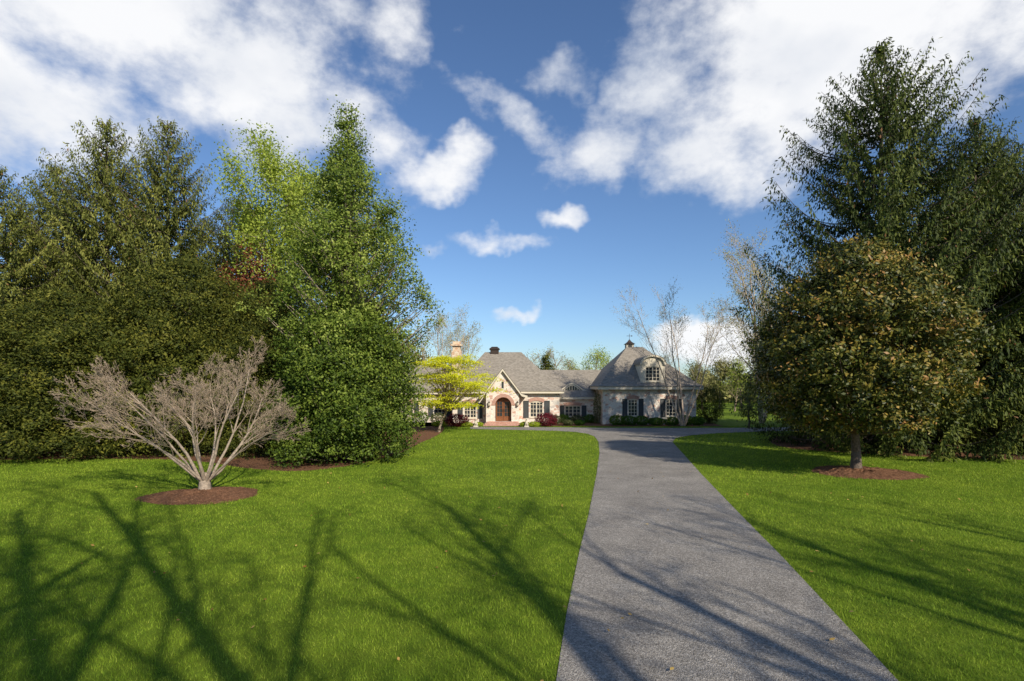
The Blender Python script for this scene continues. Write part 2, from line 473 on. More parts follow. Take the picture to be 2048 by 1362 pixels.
# mulch
m, nt2, b = new_mat("mulch", 0.95, 0.1)
geo = N(nt2, "ShaderNodeNewGeometry")
na = N(nt2, "ShaderNodeTexNoise"); na.inputs["Scale"].default_value = 16; na.inputs["Detail"].default_value = 6; na.inputs["Roughness"].default_value = .8
nt2.links.new(geo.outputs["Position"], na.inputs["Vector"])
ra_ = ramp(nt2, [(0.3, (0.060, 0.028, 0.014)), (0.55, (0.21, 0.105, 0.058)), (0.75, (0.45, 0.27, 0.16))])
nt2.links.new(na.outputs["Fac"], ra_.inputs[0]); nt2.links.new(ra_.outputs[0], b.inputs["Base Color"])
bp = N(nt2, "ShaderNodeBump"); bp.inputs["Strength"].default_value = 1; bp.inputs["Distance"].default_value = .06
nt2.links.new(na.outputs["Fac"], bp.inputs["Height"]); nt2.links.new(bp.outputs[0], b.inputs["Normal"])
M_mulch = m
sheet("mulch_bed", smooth_poly(bed_poly), 0.008, M_mulch)
sheet("mulch_bed", smooth_poly(rbed_poly), 0.008, M_mulch)
sheet("mulch_bed", house_bed, 0.008, M_mulch)

def mulch_mound(cx, cy, rx, ry, seed):
    rng = np.random.default_rng(seed)
    nr, na_ = 16, 72
    V, F = [(0, 0, .13)], []
    ph = rng.uniform(0, 6.28, 3)
    for i in range(1, nr + 1):
        for j in range(na_):
            a = 2 * math.pi * j / na_
            k = 1 + .05 * math.sin(3 * a + ph[0]) + .03 * math.sin(7 * a + ph[1])
            t = i / nr
            h = .13 * (1 - t ** 2.2) + rng.normal(0, .018) * (i < nr)
            V.append((rx * k * t * math.cos(a), ry * k * t * math.sin(a), max(h, .006)))
    me = bpy.data.meshes.new("mulch_bed")
    F = [(0, 1 + j, 1 + (j + 1) % na_) for j in range(na_)]
    for i in range(nr - 1):
        for j in range(na_):
            a = 1 + i * na_ + j; b2 = 1 + i * na_ + (j + 1) % na_
            F.append((a, a + na_, b2 + na_, b2))
    me.from_pydata(V, [], F); me.materials.append(M_mulch)
    o = obj("mulch_bed", me, loc=(cx, cy, 0)); o["kind"] = "structure"
mounds = [(-10.1, 17.6, 1.8, 1.45), (14.5, 22.2, 2.05, 1.8)]
for i, (a, b_, c, d) in enumerate(mounds): mulch_mound(a, b_, c, d, i)

# grass blades -----------------------------------------------------
m = bpy.data.materials.new("grass_blades"); m.use_nodes = True
nt2 = m.node_tree; b = nt2.nodes["Principled BSDF"]; b.inputs["Roughness"].default_value = .6; b.inputs["Specular IOR Level"].default_value = .15
r = lawn_color(nt2, (0.175, 0.305, 0.022), (0.385, 0.510, 0.050))
at = N(nt2, "ShaderNodeAttribute", attribute_name="var")
rv = ramp(nt2, [(0, (0.45, 0.5, 0.5)), (0.85, (1.2, 1.15, 1.1)), (0.95, (1.6, 1.35, 1.9)), (1, (1.7, 1.35, 2.2))])
nt2.links.new(at.outputs["Fac"], rv.inputs[0])
mu = N(nt2, "ShaderNodeMix", data_type='RGBA', blend_type='MULTIPLY'); mu.inputs[0].default_value = 1
nt2.links.new(r.outputs[0], mu.inputs[6]); nt2.links.new(rv.outputs[0], mu.inputs[7]); nt2.links.new(mu.outputs[2], b.inputs["Base Color"])
t = N(nt2, "ShaderNodeBsdfTranslucent"); nt2.links.new(mu.outputs[2], t.inputs["Color"])
mx = N(nt2, "ShaderNodeMixShader"); mx.inputs[0].default_value = .4
nt2.links.new(b.outputs[0], mx.inputs[1]); nt2.links.new(t.outputs[0], mx.inputs[2]); nt2.links.new(mx.outputs[0], nt2.nodes["Material Output"].inputs["Surface"])
M_blade = m
rng = np.random.default_rng(5)
X, Y, HH, WW = [], [], [], []
def band(y0, y1, x0, x1, dens, h, wd):
    n = int((y1 - y0) * (x1 - x0) * dens)
    X.append(rng.uniform(x0, x1, n)); Y.append(rng.uniform(y0, y1, n)); HH.append(np.full(n, h)); WW.append(np.full(n, wd))
band(4.5, 8, -10, 10, 1500, .05, .008)
band(8, 13, -14, 14, 1100, .052, .010)
band(13, 20, -21, 21, 560, .055, .014)
band(20, 30, -24, 28, 280, .06, .02)
band(30, 47, -8, 34, 110, .07, .03)
X = np.concatenate(X); Y = np.concatenate(Y); HH = np.concatenate(HH); WW = np.concatenate(WW)
jx = X + rng.normal(0, .03, len(X)); jy = Y + rng.normal(0, .03, len(X))
keep = ~inside(jx, jy, drive_poly) & ~inside(jx, jy, smooth_poly(bed_poly)) & ~inside(jx, jy, smooth_poly(rbed_poly)) & ~inside(jx, jy, house_bed)
for a, b_, c, d in mounds: keep &= ((jx - a) / (c * .97)) ** 2 + ((jy - b_) / (d * .97)) ** 2 > 1
X, Y, HH, WW = X[keep], Y[keep], HH[keep], WW[keep]
n = len(X); print("blades", n)
ang = rng.uniform(0, 6.28, n); ln = rng.uniform(.1, .9, n) * HH; la = rng.uniform(0, 6.28, n)
clump = .75 + .5 * (np.sin(X * 3.1 + np.sin(Y * 2.3) * 2) * np.sin(Y * 3.7 + np.sin(X * 1.9) * 2) * .5 + .5)
hh = HH * rng.uniform(.5, 1.25, n) * clump
base = np.stack([X, Y, np.zeros(n)], 1); wv = np.stack([np.cos(ang), np.sin(ang), np.zeros(n)], 1) * (WW / 2)[:, None]
tip = base + np.stack([np.cos(la) * ln, np.sin(la) * ln, hh], 1)
V = np.stack([base - wv, base + wv, tip], 1).reshape(-1, 3)
vr = rng.uniform(0, 1, n)
me = mesh_from_arrays("lawn_grass", V, np.arange(3 * n).reshape(-1, 3), M_blade, np.repeat(vr, 3))
g = obj("lawn_grass", me); g["kind"] = "stuff"; g["label"] = "short mown green lawn grass"; g["category"] = "grass"
n = 200
lx = rng.uniform(-14, 18, n); ly = rng.uniform(6, 24, n)
C = np.stack([lx, ly, np.full(n, .06)], 1)
M_fallen = leaf_mat("fallen_leaf_brown", [(0, (0.26, 0.12, 0.03)), (1, (0.60, 0.42, 0.12))], trans=.1)
o = obj("fallen_leaves", leaf_mesh("fallen_leaves", C, rng.normal(size=(n, 3)) * np.array([1, 1, .3]), .08 * rng.uniform(.6, 1.4, n), .05, rng.uniform(0, 1, n), M_fallen, rng, up=np.array([0, 0, 1.0]), upn=.35))
o["kind"] = "stuff"; o["label"] = "small dry brown leaves scattered on the lawn"; o["category"] = "leaves"

# ------------------------------------------------------------------ house
HX, HY = 0.0, 50.0
house = root("stone_house", (HX, HY, 0), "pink and cream stone country house with grey shingle roofs", "house")
class MB:
    def __init__(s): s.v = []; s.f = []
    def poly(s, pts):
        i = len(s.v); s.v += [tuple(p) for p in pts]; s.f.append(tuple(range(i, i + len(pts))))
    def box(s, x0, x1, y0, y1, z0, z1):
        i = len(s.v)
        s.v += [(x0, y0, z0), (x1, y0, z0), (x1, y1, z0), (x0, y1, z0), (x0, y0, z1), (x1, y0, z1), (x1, y1, z1), (x0, y1, z1)]
        for f in ((0, 3, 2, 1), (4, 5, 6, 7), (0, 1, 5, 4), (1, 2, 6, 5), (2, 3, 7, 6), (3, 0, 4, 7)): s.f.append(tuple(i + k for k in f))
    def prism(s, outline, y0, y1):
        n = len(outline); i = len(s.v)
        s.v += [(x, y0, z) for x, z in outline] + [(x, y1, z) for x, z in outline]
        s.f.append(tuple(i + k for k in range(n))); s.f.append(tuple(i + n + k for k in reversed(range(n))))
        for k in range(n):
            j = (k + 1) % n; s.f.append((i + k, i + n + k, i + n + j, i + j))
    def band(s, inner, outer, y0, y1):
        for k in range(len(inner) - 1):
            s.prism([inner[k], inner[k + 1], outer[k + 1], outer[k]], y0, y1)
    def wall(s, x0, x1, z0, z1, y, ops, depth=.16):
        xs = sorted({x0, x1, *[o[0] for o in ops], *[o[1] for o in ops]}); zs_ = sorted({z0, z1, *[o[2] for o in ops], *[o[3] for o in ops]})
        for a, b in zip(xs, xs[1:]):
            for c, d in zip(zs_, zs_[1:]):
                mx_, mz = (a + b) / 2, (c + d) / 2
                if any(o[0] < mx_ < o[1] and o[2] < mz < o[3] for o in ops): continue
                s.poly([(a, y, c), (b, y, c), (b, y, d), (a, y, d)])
        for o in ops:
            a, b, c, d = o
            s.poly([(a, y, c), (a, y, d), (a, y + depth, d), (a, y + depth, c)]); s.poly([(b, y, c), (b, y + depth, c), (b, y + depth, d), (b, y, d)])
            s.poly([(a, y, d), (b, y, d), (b, y + depth, d), (a, y + depth, d)]); s.poly([(a, y, c), (a, y + depth, c), (b, y + depth, c), (b, y, c)])
    def build(s, name, mat, parent=house, off=(HX, HY, 0), smooth=False):
        me = bpy.data.meshes.new(name)
        me.from_pydata([(x - off[0], y - off[1], z - off[2]) for x, y, z in s.v], [], s.f)
        bm = bmesh.new(); bm.from_mesh(me); bmesh.ops.recalc_face_normals(bm, faces=bm.faces); bm.to_mesh(me); bm.free()
        me.materials.append(mat)
        if smooth:
            for p in me.polygons: p.use_smooth = True
        return obj(name, me, parent)

def stone_mat(name, cols, mortar, scale):
    m, nt2, b = new_mat(name, 0.9, 0.15)
    tcn = N(nt2, "ShaderNodeTexCoord"); mpn = N(nt2, "ShaderNodeMapping"); mpn.inputs["Scale"].default_value = (1, 1, 1.4)
    nt2.links.new(tcn.outputs["Object"], mpn.inputs[0])
    v1 = N(nt2, "ShaderNodeTexVoronoi"); v1.inputs["Scale"].default_value = scale
    v2 = N(nt2, "ShaderNodeTexVoronoi", feature='DISTANCE_TO_EDGE'); v2.inputs["Scale"].default_value = scale
    for q in (v1, v2): nt2.links.new(mpn.outputs[0], q.inputs["Vector"])
    sp = N(nt2, "ShaderNodeSeparateColor"); nt2.links.new(v1.outputs["Color"], sp.inputs[0])
    rs_ = ramp(nt2, cols, 'CONSTANT'); nt2.links.new(sp.outputs[0], rs_.inputs[0])
    re_ = ramp(nt2, [(0.02, (1, 1, 1)), (0.09, (0, 0, 0))]); nt2.links.new(v2.outputs[0], re_.inputs[0])
    nn = N(nt2, "ShaderNodeTexNoise"); nn.inputs["Scale"].default_value = 9; nn.inputs["Detail"].default_value = 4
    nt2.links.new(tcn.outputs["Object"], nn.inputs["Vector"])
    rn = ramp(nt2, [(0.3, (.86, .85, .84)), (0.7, (1.1, 1.1, 1.1))]); nt2.links.new(nn.outputs["Fac"], rn.inputs[0])
    mx = N(nt2, "ShaderNodeMix", data_type='RGBA'); mx.inputs[7].default_value = (*mortar, 1)
    nt2.links.new(re_.outputs[0], mx.inputs[0]); nt2.links.new(rs_.outputs[0], mx.inputs[6])
    mu = N(nt2, "ShaderNodeMix", data_type='RGBA', blend_type='MULTIPLY'); mu.inputs[0].default_value = 1
    nt2.links.new(mx.outputs[2], mu.inputs[6]); nt2.links.new(rn.outputs[0], mu.inputs[7]); nt2.links.new(mu.outputs[2], b.inputs["Base Color"])
    bp = N(nt2, "ShaderNodeBump"); bp.inputs["Strength"].default_value = .25; bp.inputs["Distance"].default_value = .02
    nt2.links.new(v2.outputs[0], bp.inputs["Height"]); nt2.links.new(bp.outputs[0], b.inputs["Normal"])
    return m
M_stone = stone_mat("rubble_stone", [(0, (0.76, 0.62, 0.51)), (0.18, (0.80, 0.70, 0.59)), (0.36, (0.60, 0.37, 0.28)), (0.46, (0.82, 0.75, 0.65)), (0.62, (0.74, 0.52, 0.42)), (0.74, (0.58, 0.52, 0.47)), (0.82, (0.84, 0.77, 0.67))], (0.80, 0.72, 0.62), 3.4)
M_chim = stone_mat("chimney_stone", [(0, (0.66, 0.47, 0.31)), (0.3, (0.72, 0.57, 0.40)), (0.6, (0.58, 0.36, 0.23)), (0.8, (0.76, 0.64, 0.49))], (0.66, 0.54, 0.40), 4.0)
m, nt2, b = new_mat("red_brick", 0.9, 0.15)
tcn = N(nt2, "ShaderNodeTexCoord"); mpn = N(nt2, "ShaderNodeMapping"); mpn.inputs["Rotation"].default_value = (R(90), 0, 0)
nt2.links.new(tcn.outputs["Object"], mpn.inputs[0])
bt = N(nt2, "ShaderNodeTexBrick"); bt.inputs["Scale"].default_value = 4; bt.inputs["Color1"].default_value = (0.42, 0.19, 0.13, 1); bt.inputs["Color2"].default_value = (0.56, 0.32, 0.24, 1); bt.inputs["Mortar"].default_value = (0.58, 0.48, 0.41, 1)
nt2.links.new(mpn.outputs[0], bt.inputs["Vector"]); nt2.links.new(bt.outputs[0], b.inputs["Base Color"])
M_brick = m
m, nt2, b = new_mat("grey_shingles", 0.9, 0.15)
tcn = N(nt2, "ShaderNodeTexCoord")
wv2 = N(nt2, "ShaderNodeTexWave", wave_type='BANDS', bands_direction='Z', wave_profile='SAW'); wv2.inputs["Scale"].default_value = 2.2; wv2.inputs["Distortion"].default_value = .15
vs = N(nt2, "ShaderNodeTexVoronoi"); vs.inputs["Scale"].default_value = 6
mpn = N(nt2, "ShaderNodeMapping"); mpn.inputs["Scale"].default_value = (1, 1, 2.0)
nt2.links.new(tcn.outputs["Object"], mpn.inputs[0]); nt2.links.new(mpn.outputs[0], vs.inputs["Vector"])
nt2.links.new(tcn.outputs["Object"], wv2.inputs["Vector"])
sp = N(nt2, "ShaderNodeSeparateColor"); nt2.links.new(vs.outputs["Color"], sp.inputs[0])
r1 = ramp(nt2, [(0, (0.235, 0.205, 0.165)), (1, (0.355, 0.31, 0.255))]); nt2.links.new(sp.outputs[0], r1.inputs[0])
r2_ = ramp(nt2, [(0, (0.72, 0.72, 0.72)), (0.3, (1, 1, 1)), (1, (1.0, 1.0, 1.0))]); nt2.links.new(wv2.outputs["Fac"], r2_.inputs[0])
mu = N(nt2, "ShaderNodeMix", data_type='RGBA', blend_type='MULTIPLY'); mu.inputs[0].default_value = 1
nt2.links.new(r1.outputs[0], mu.inputs[6]); nt2.links.new(r2_.outputs[0], mu.inputs[7]); nt2.links.new(mu.outputs[2], b.inputs["Base Color"])
M_roof = m
M_trim = simple_mat("cream_trim", (0.72, 0.64, 0.50), .6, var=.05)
M_shut = simple_mat("dark_shutter_paint", (0.055, 0.06, 0.06), .5, var=.1)
M_wood = simple_mat("door_wood", (0.22, 0.085, 0.035), .45, var=.25, scale=9)
M_metal = simple_mat("dark_bronze_metal", (0.07, 0.05, 0.04), .5, metallic=.4)
m, nt2, b = new_mat("window_glass", .06, .6); b.inputs["Base Color"].default_value = (.035, .042, .05, 1); M_glass = m
m, nt2, b = new_mat("lamp_glass", .2, .5); b.inputs["Base Color"].default_value = (.5, .45, .35, 1); M_lampglass = m
M_stat = simple_mat("statue_stone", (0.62, 0.56, 0.44), .85, var=.15, scale=10)

def hip_roof(x0, x1, y0, y1, ze, rx0, rx1, ry, zr, flare=.14, fz=.095):
    mb = MB()
    def ring(t, zt):
        return [((1 - t) * x0 + t * rx0, (1 - t) * y0 + t * ry, zt), ((1 - t) * x1 + t * rx1, (1 - t) * y0 + t * ry, zt),
                ((1 - t) * x1 + t * rx1, (1 - t) * y1 + t * ry, zt), ((1 - t) * x0 + t * rx0, (1 - t) * y1 + t * ry, zt)]
    a = ring(0, ze); b = ring(flare * .5, ze + (zr - ze) * fz * .42); c = ring(flare, ze + (zr - ze) * fz)
    d = [(rx0, ry, zr), (rx1, ry, zr)]
    for p, q in ((a, b), (b, c)):
        for k in range(4):
            j = (k + 1) % 4; mb.poly([p[k], p[j], q[j], q[k]])
    mb.poly([c[0], c[1], d[1], d[0]]); mb.poly([c[2], c[3], d[0], d[1]]); mb.poly([c[1], c[2], d[1]]); mb.poly([c[3], c[0], d[0]])
    lo = [(x, y, z - .05) for x, y, z in a]
    for k in range(4):
        j = (k + 1) % 4; mb.poly([a[k], lo[k], lo[j], a[j]])
    mb.poly(lo[::-1])
    return mb
def fascia(x0, x1, y0, y1, z0, z1, e=.04):
    mb = MB()
    mb.box(x0, x1, y0, y0 + e, z0, z1); mb.box(x0, x1, y1 - e, y1, z0, z1)
    mb.box(x0, x0 + e, y0 + e, y1 - e, z0, z1); mb.box(x1 - e, x1, y0 + e, y1 - e, z0, z1)
    return mb

def window(x0, x1, z0, z1, y, cols, rows, arch=0.0, parent=house, brick=True, sill=True):
    g = MB(); g.box(x0 + .01, x1 - .01, y + .10, y + .14, z0 + .01, z1 - .01)
    wo = g.build("window", M_glass)
    f = MB(); e = .07; yy0, yy1 = y + .03, y + .098
    f.box(x0 + .005, x0 + e, yy0, yy1, z0, z1); f.box(x1 - e, x1 - .005, yy0, yy1, z0, z1)
    f.box(x0 + e, x1 - e, yy0, yy1, z0, z0 + e); f.box(x0 + e, x1 - e, yy0, yy1, z1 - e - arch * .6, z1)
    for i in range(1, cols):
        xx = x0 + (x1 - x0) * i / cols; t = .022 if i * 2 != cols else .045
        f.box(xx - t, xx + t, yy0 + .004, yy1 - .004, z0 + e, z1 - e)
    for i in range(1, rows):
        zz = z0 + (z1 - z0) * i / rows
        f.box(x0 + e, x1 - e, yy0 + .008, yy1 - .008, zz - .02, zz + .02)
    f.build("frame", M_trim, wo, (HX, HY, 0))
    if sill:
        s = MB(); s.box(x0 - .06, x1 + .06, y - .06, y - .003, z0 - .09, z0 - .002); s.build("sill", M_trim, wo, (HX, HY, 0))
    if brick:
        bnd = MB(); n = 10; th = .30
        inn, out = [], []
        for i in range(n + 1):
            u = i / n; xx = x0 - .04 + (x1 - x0 + .08) * u; a = 4 * u * (1 - u)
            inn.append((xx, z1 - arch + arch * a)); out.append((x0 - .16 + (x1 - x0 + .32) * u, z1 - arch + th + (arch + .02) * a))
        bnd.band(inn, out, y - .035, y - .003)
        bnd.build("lintel", M_brick, wo, (HX, HY, 0))
    return wo
def shutter(x0, x1, z0, z1, y):
    s = MB(); s.box(x0, x0 + .06, y - .055, y - .004, z0, z1); s.box(x1 - .06, x1, y - .055, y - .004, z0, z1)
    s.box(x0 + .06, x1 - .06, y - .055, y - .004, z0, z0 + .08); s.box(x0 + .06, x1 - .06, y - .055, y - .004, z1 - .08, z1)
    k = int((z1 - z0 - .16) / .08)
    for i in range(k):
        zz = z0 + .08 + i * .08; s.poly([(x0 + .06, y - .05, zz), (x1 - .06, y - .05, zz), (x1 - .06, y - .02, zz + .075), (x0 + .06, y - .02, zz + .075)])
    s.box(x0 + .06, x1 - .06, y - .018, y - .006, z0 + .08, z1 - .08)
    s.build("shutter", M_shut)

# --- main block
wA = (1.67, 2.87, .62, 2.15); wB = (-4.44, -3.30, .55, 1.95)
mb = MB(); mb.wall(-5.5, 4.4, 0, 3.0, 50.0, [wA, wB])
mb.poly([(-5.5, 50, 0), (-5.5, 50, 3), (-5.5, 60, 3), (-5.5, 60, 0)]); mb.poly([(4.4, 50, 0), (4.4, 60, 0), (4.4, 60, 3), (4.4, 50, 3)]); mb.poly([(-5.5, 60, 0), (-5.5, 60, 3), (4.4, 60, 3), (4.4, 60, 0)])
mb.build("wall", M_stone)
main_roof = hip_roof(-6.0, 4.85, 49.5, 60.5, 3.08, -2.75, .95, 55, 6.95).build("roof", M_roof)
fascia(-5.95, 4.80, 49.55, 60.45, 2.83, 3.025).build("fascia", M_trim)
window(*wA, 50.0, 4, 4, arch=.18); shutter(1.05, 1.55, .55, 2.15, 50); shutter(2.99, 3.50, .55, 2.15, 50)
window(*wB, 50.0, 4, 4, arch=.12); shutter(-5.02, -4.56, .5, 1.95, 50); shutter(-3.18, -2.72, .5, 1.95, 50)
# --- entrance gable
gy = 48.9; gx0, gx1, gpx, gpz, ge = -2.35, .65, -.85, 5.05, 2.75
door_op = (-1.52, -.06, .3, 2.5)
mb = MB(); mb.wall(gx0, gx1, 0, ge, gy, [door_op, ], depth=.55)
def gz(x): return gpz - .15 - abs(x - gpx) * (gpz - .15 - ge) / (gpx - gx0)
sx0, sx1, sz0, sz1 = -.95, -.75, 3.3, 3.9
mb.poly([(gx0, gy, ge), (sx0, gy, ge), (sx0, gy, gz(sx0))]); mb.poly([(sx1, gy, ge), (gx1, gy, ge), (sx1, gy, gz(sx1))])
mb.poly([(sx0, gy, ge), (sx1, gy, ge), (sx1, gy, sz0), (sx0, gy, sz0)]); mb.poly([(sx0, gy, sz1), (sx1, gy, sz1), (sx1, gy, gz(sx1)), (gpx, gy, gz(gpx)), (sx0, gy, gz(sx0))])
mb.poly([(gx0, gy, 0), (gx0, gy, ge), (gx0, 50, ge), (gx0, 50, 0)]); mb.poly([(gx1, gy, 0), (gx1, 50, 0), (gx1, 50, ge), (gx1, gy, ge)])
mb.build("wall", M_stone)
g_ = MB(); g_.box(sx0, sx1, gy + .08, gy + .12, sz0, sz1); g_.build("window", M_glass)
mb = MB(); yb = 53.4
prof = [(gx0 - .55, ge - .06), (gx0 - .22, ge + .10), (gpx, gpz + .08), (gx1 + .22, ge + .10), (gx1 + .75, ge - .06)]
for k in range(4):
    (xa, za), (xb, zb) = prof[k], prof[k + 1]
    mb.poly([(xa, gy - .25, za), (xb, gy - .25, zb), (xb, yb, zb), (xa, yb, za)])
    mb.poly([(xa, gy - .25, za - .05), (xb, gy - .25, zb - .05), (xb, yb, zb - .05), (xa, yb, za - .05)])
mb.build("roof", M_roof)
mb = MB()
lowp = [(x, z - .26) for x, z in prof]
up = [(x, z - .055) for x, z in prof]
mb.band(lowp, up, gy - .28, gy - .20); mb.build("bargeboard", M_trim)
cx = (door_op[0] + door_op[1]) / 2; hw = (door_op[1] - door_op[0]) / 2; zs0 = door_op[3] - hw
inn = [(cx - hw * math.cos(math.pi * i / 16), zs0 + hw * math.sin(math.pi * i / 16)) for i in range(17)]
ho = hw + .31
out = [(cx - ho * math.cos(math.pi * i / 16), zs0 + ho * math.sin(math.pi * i / 16)) for i in range(17)]
mb = MB(); mb.band(inn, out, gy - .05, gy - .003); mb.build("door_arch", M_brick)
mb = MB(); mb.box(door_op[0] + .01, door_op[1] - .01, gy + .52, gy + .56, .3, 2.49); mb.build("entry_back", M_wood)
for s in (-1, 1):
    xa, xb = (cx - hw + .06, cx - .012) if s < 0 else (cx + .012, cx + hw - .06)
    d_ = MB(); yy = gy + .45
    d_.box(xa, xa + .10, yy, yy + .05, .32, 2.2); d_.box(xb - .10, xb, yy, yy + .05, .32, 2.2)
    d_.box(xa + .10, xb - .10, yy, yy + .05, .32, .75); d_.box(xa + .10, xb - .10, yy, yy + .05, 2.08, 2.2)
    d_.box((xa + xb) / 2 - .015, (xa + xb) / 2 + .015, yy + .004, yy + .046, .75, 2.08)
    for zz in (1.1, 1.43, 1.76): d_.box(xa + .10, xb - .10, yy + .008, yy + .042, zz - .015, zz + .015)
    do = d_.build("door", M_wood)
    q = MB(); q.box(xa + .10, xb - .10, yy + .018, yy + .03, .75, 2.08); q.build("door_glass", M_glass, do)
    hx = xb - .06 if s < 0 else xa + .06
    q = MB(); q.box(hx - .015, hx + .015, yy - .06, yy - .003, 1.15, 1.4); q.build("handle", M_metal, do)
for i in range(3):
    st = MB(); st.box(gx0 - .2 + .15 * i, gx1 + .2 - .15 * i, 47.3 + .4 * i, gy - .003, .10 * i + (.002 if i else 0.012), .10 * (i + 1))
    st.build("step", M_brick)
for lx in (cx - hw - .55, cx + hw + .55):
    q = MB(); q.box(lx - .07, lx + .07, gy - .22, gy - .08, 1.75, 2.0); lo_ = q.build("lantern", M_lampglass)
    q = MB(); q.box(lx - .09, lx + .09, gy - .24, gy - .06, 2.0, 2.06); q.box(lx - .09, lx + .09, gy - .24, gy - .06, 1.70, 1.75); q.box(lx - .02, lx + .02, gy - .06, gy - .003, 1.72, 2.12)
    q.box(lx - .04, lx + .04, gy - .19, gy - .11, 2.06, 2.14); q.build("bracket", M_metal, lo_)

# --- left wing
wC = (-7.5, -6.4, .6, 1.9)
mb = MB(); mb.wall(-12, -5.5, 0, 2.9, 52, [wC, (-10.6, -9.5, .6, 1.9)]); mb.poly([(-12, 52, 0), (-12, 52, 2.9), (-12, 60, 2.9), (-12, 60, 0)])
mb.build("wall", M_stone)
hip_roof(-12.5, -4.0, 51.5, 60.4, 2.95, -9.5, -4.2, 56, 5.7).build("roof", M_roof)
fascia(-12.45, -5.6, 51.55, 60.3, 2.72, 2.895).build("fascia", M_trim)
window(*wC, 52, 3, 4); shutter(-8.05, -7.6, .55, 1.9, 52); shutter(-6.3, -5.85, .55, 1.9, 52)
window(-10.6, -9.5, .6, 1.9, 52, 3, 4); shutter(-11.15, -10.7, .55, 1.9, 52); shutter(-9.4, -8.95, .55, 1.9, 52)
mb = MB(); mb.box(-6.0, -5.05, 53.6, 54.6, 0.1, 7.0); mb.box(-5.9, -5.15, 53.7, 54.5, 7.0, 7.5); ch = mb.build("chimney", M_chim, main_roof)
mb = MB(); mb.box(-6.08, -4.97, 53.52, 54.68, 7.5, 7.66); mb.box(-5.9, -5.15, 53.7, 54.5, 7.66, 7.95); mb.build("chimney_cap", M_chim, main_roof)
mb = MB(); mb.box(-2.2, -1.35, 54.7, 55.5, 6.6, 7.2); mb.box(-2.3, -1.25, 54.6, 55.6, 7.2, 7.28)
mb.poly([(-2.3, 54.6, 7.28), (-1.25, 54.6, 7.28), (-1.5, 54.9, 7.5), (-2.05, 54.9, 7.5)]); mb.poly([(-1.25, 54.6, 7.28), (-1.25, 55.6, 7.28), (-1.5, 55.3, 7.5), (-1.5, 54.9, 7.5)])
mb.poly([(-2.3, 55.6, 7.28), (-2.3, 54.6, 7.28), (-2.05, 54.9, 7.5), (-2.05, 55.3, 7.5)]); mb.poly([(-2.05, 54.9, 7.5), (-1.5, 54.9, 7.5), (-1.5, 55.3, 7.5), (-2.05, 55.3, 7.5)])
mb.build("chimney", M_metal, main_roof)

# --- connector
wD = (5.2, 6.75, .5, 1.6)
mb = MB(); mb.wall(4.4, 8.3, 0, 2.35, 53, [wD]); mb.build("wall", M_stone)
mb = MB(); ey, ez, ry, rz = 52.6, 2.42, 57.2, 5.2
mb.poly([(2, ey, ez), (12, ey, ez), (12, ry, rz), (2, ry, rz)]); mb.poly([(2, ry, rz), (12, ry, rz), (12, 62, 2.4), (2, 62, 2.4)])
mb.poly([(4.42, ey, ez - .05), (8.2, ey, ez - .05), (8.2, 53.2, ez - .05), (4.42, 53.2, ez - .05)])
croof = mb.build("roof", M_roof)
mb = MB(); mb.box(4.45, 8.2, ey + .01, ey + .05, ez - .2, ez - .01); mb.build("fascia", M_trim)
window(*wD, 53, 4, 3, arch=.05); shutter(4.72, 5.12, .45, 1.6, 53); shutter(6.83, 7.3, .45, 1.6, 53)
n = 20; ecx, ehw, eh = 5.98, 1.3, .72
yf = 53.75; zb_ = ez + (yf - ey) * (rz - ez) / (ry - ey)
arc = [(ecx - ehw + 2 * ehw * i / n, zb_ + eh * (0.5 - 0.5 * math.cos(2 * math.pi * i / n)) ** .8) for i in range(n + 1)]
slope = (rz - ez) / (ry - ey)
mb = MB()
for i in range(n):
    (xa, za), (xb, zb2) = arc[i], arc[i + 1]
    mb.poly([(xa, yf - .12, za), (xb, yf - .12, zb2), (xb, yf + (zb2 - zb_) / slope + .06, zb2 + .02), (xa, yf + (za - zb_) / slope + .06, za + .02)])
mb.build("dormer_roof", M_roof, croof, smooth=True)
mb = MB(); inner = [(x, max(zb_ - .1, z - .16)) for x, z in arc]; mb.band(inner, arc, yf - .11, yf - .02); mb.build("dormer_trim", M_trim, croof)
ga = [(ecx - .8 + 1.6 * i / 12, zb_ + .5 * math.sin(math.pi * i / 12)) for i in range(13)]
mb = MB(); mb.poly([(x, yf - .03, z) for x, z in [(ecx - .8, zb_ - .02)] + ga + [(ecx + .8, zb_ - .02)]]); dg = mb.build("window", M_glass)
mb = MB()
for a in (-.5, -.25, 0, .25, .5): mb.box(ecx + a - .025, ecx + a + .025, yf - .06, yf - .04, zb_, zb_ + .5 * math.cos(a / .8 * 1.4))
mb.band([(x, z - .08) for x, z in ga], [(x, z + .03) for x, z in ga], yf - .065, yf - .035); mb.build("frame", M_trim, dg)

# --- garage wing
wy = 49.4
wE = (10.62, 11.5, .75, 2.35); wF = (14.1, 15.0, .75, 2.35)
mb = MB(); mb.wall(8.3, 16.85, 0, 3.4, wy, [wE, wF])
mb.poly([(8.3, wy, 0), (8.3, wy, 3.4), (8.3, 60, 3.4), (8.3, 60, 0)]); mb.poly([(16.85, wy, 0), (16.85, 60, 0), (16.85, 60, 3.4), (16.85, wy, 3.4)])
mb.build("wall", M_stone)
wroof = hip_roof(7.75, 17.4, 48.85, 60.5, 3.5, 11.6, 13.2, 54.6, 7.45, flare=.10, fz=.07).build("roof", M_roof)
fascia(7.8, 17.35, 48.9, 60.45, 3.2, 3.445).build("fascia", M_trim)
for ww in (wE, wF):
    window(*ww, wy, 3, 5, arch=.12); shutter(ww[0] - .52, ww[0] - .08, .68, 2.35, wy); shutter(ww[1] + .08, ww[1] + .52, .68, 2.35, wy)
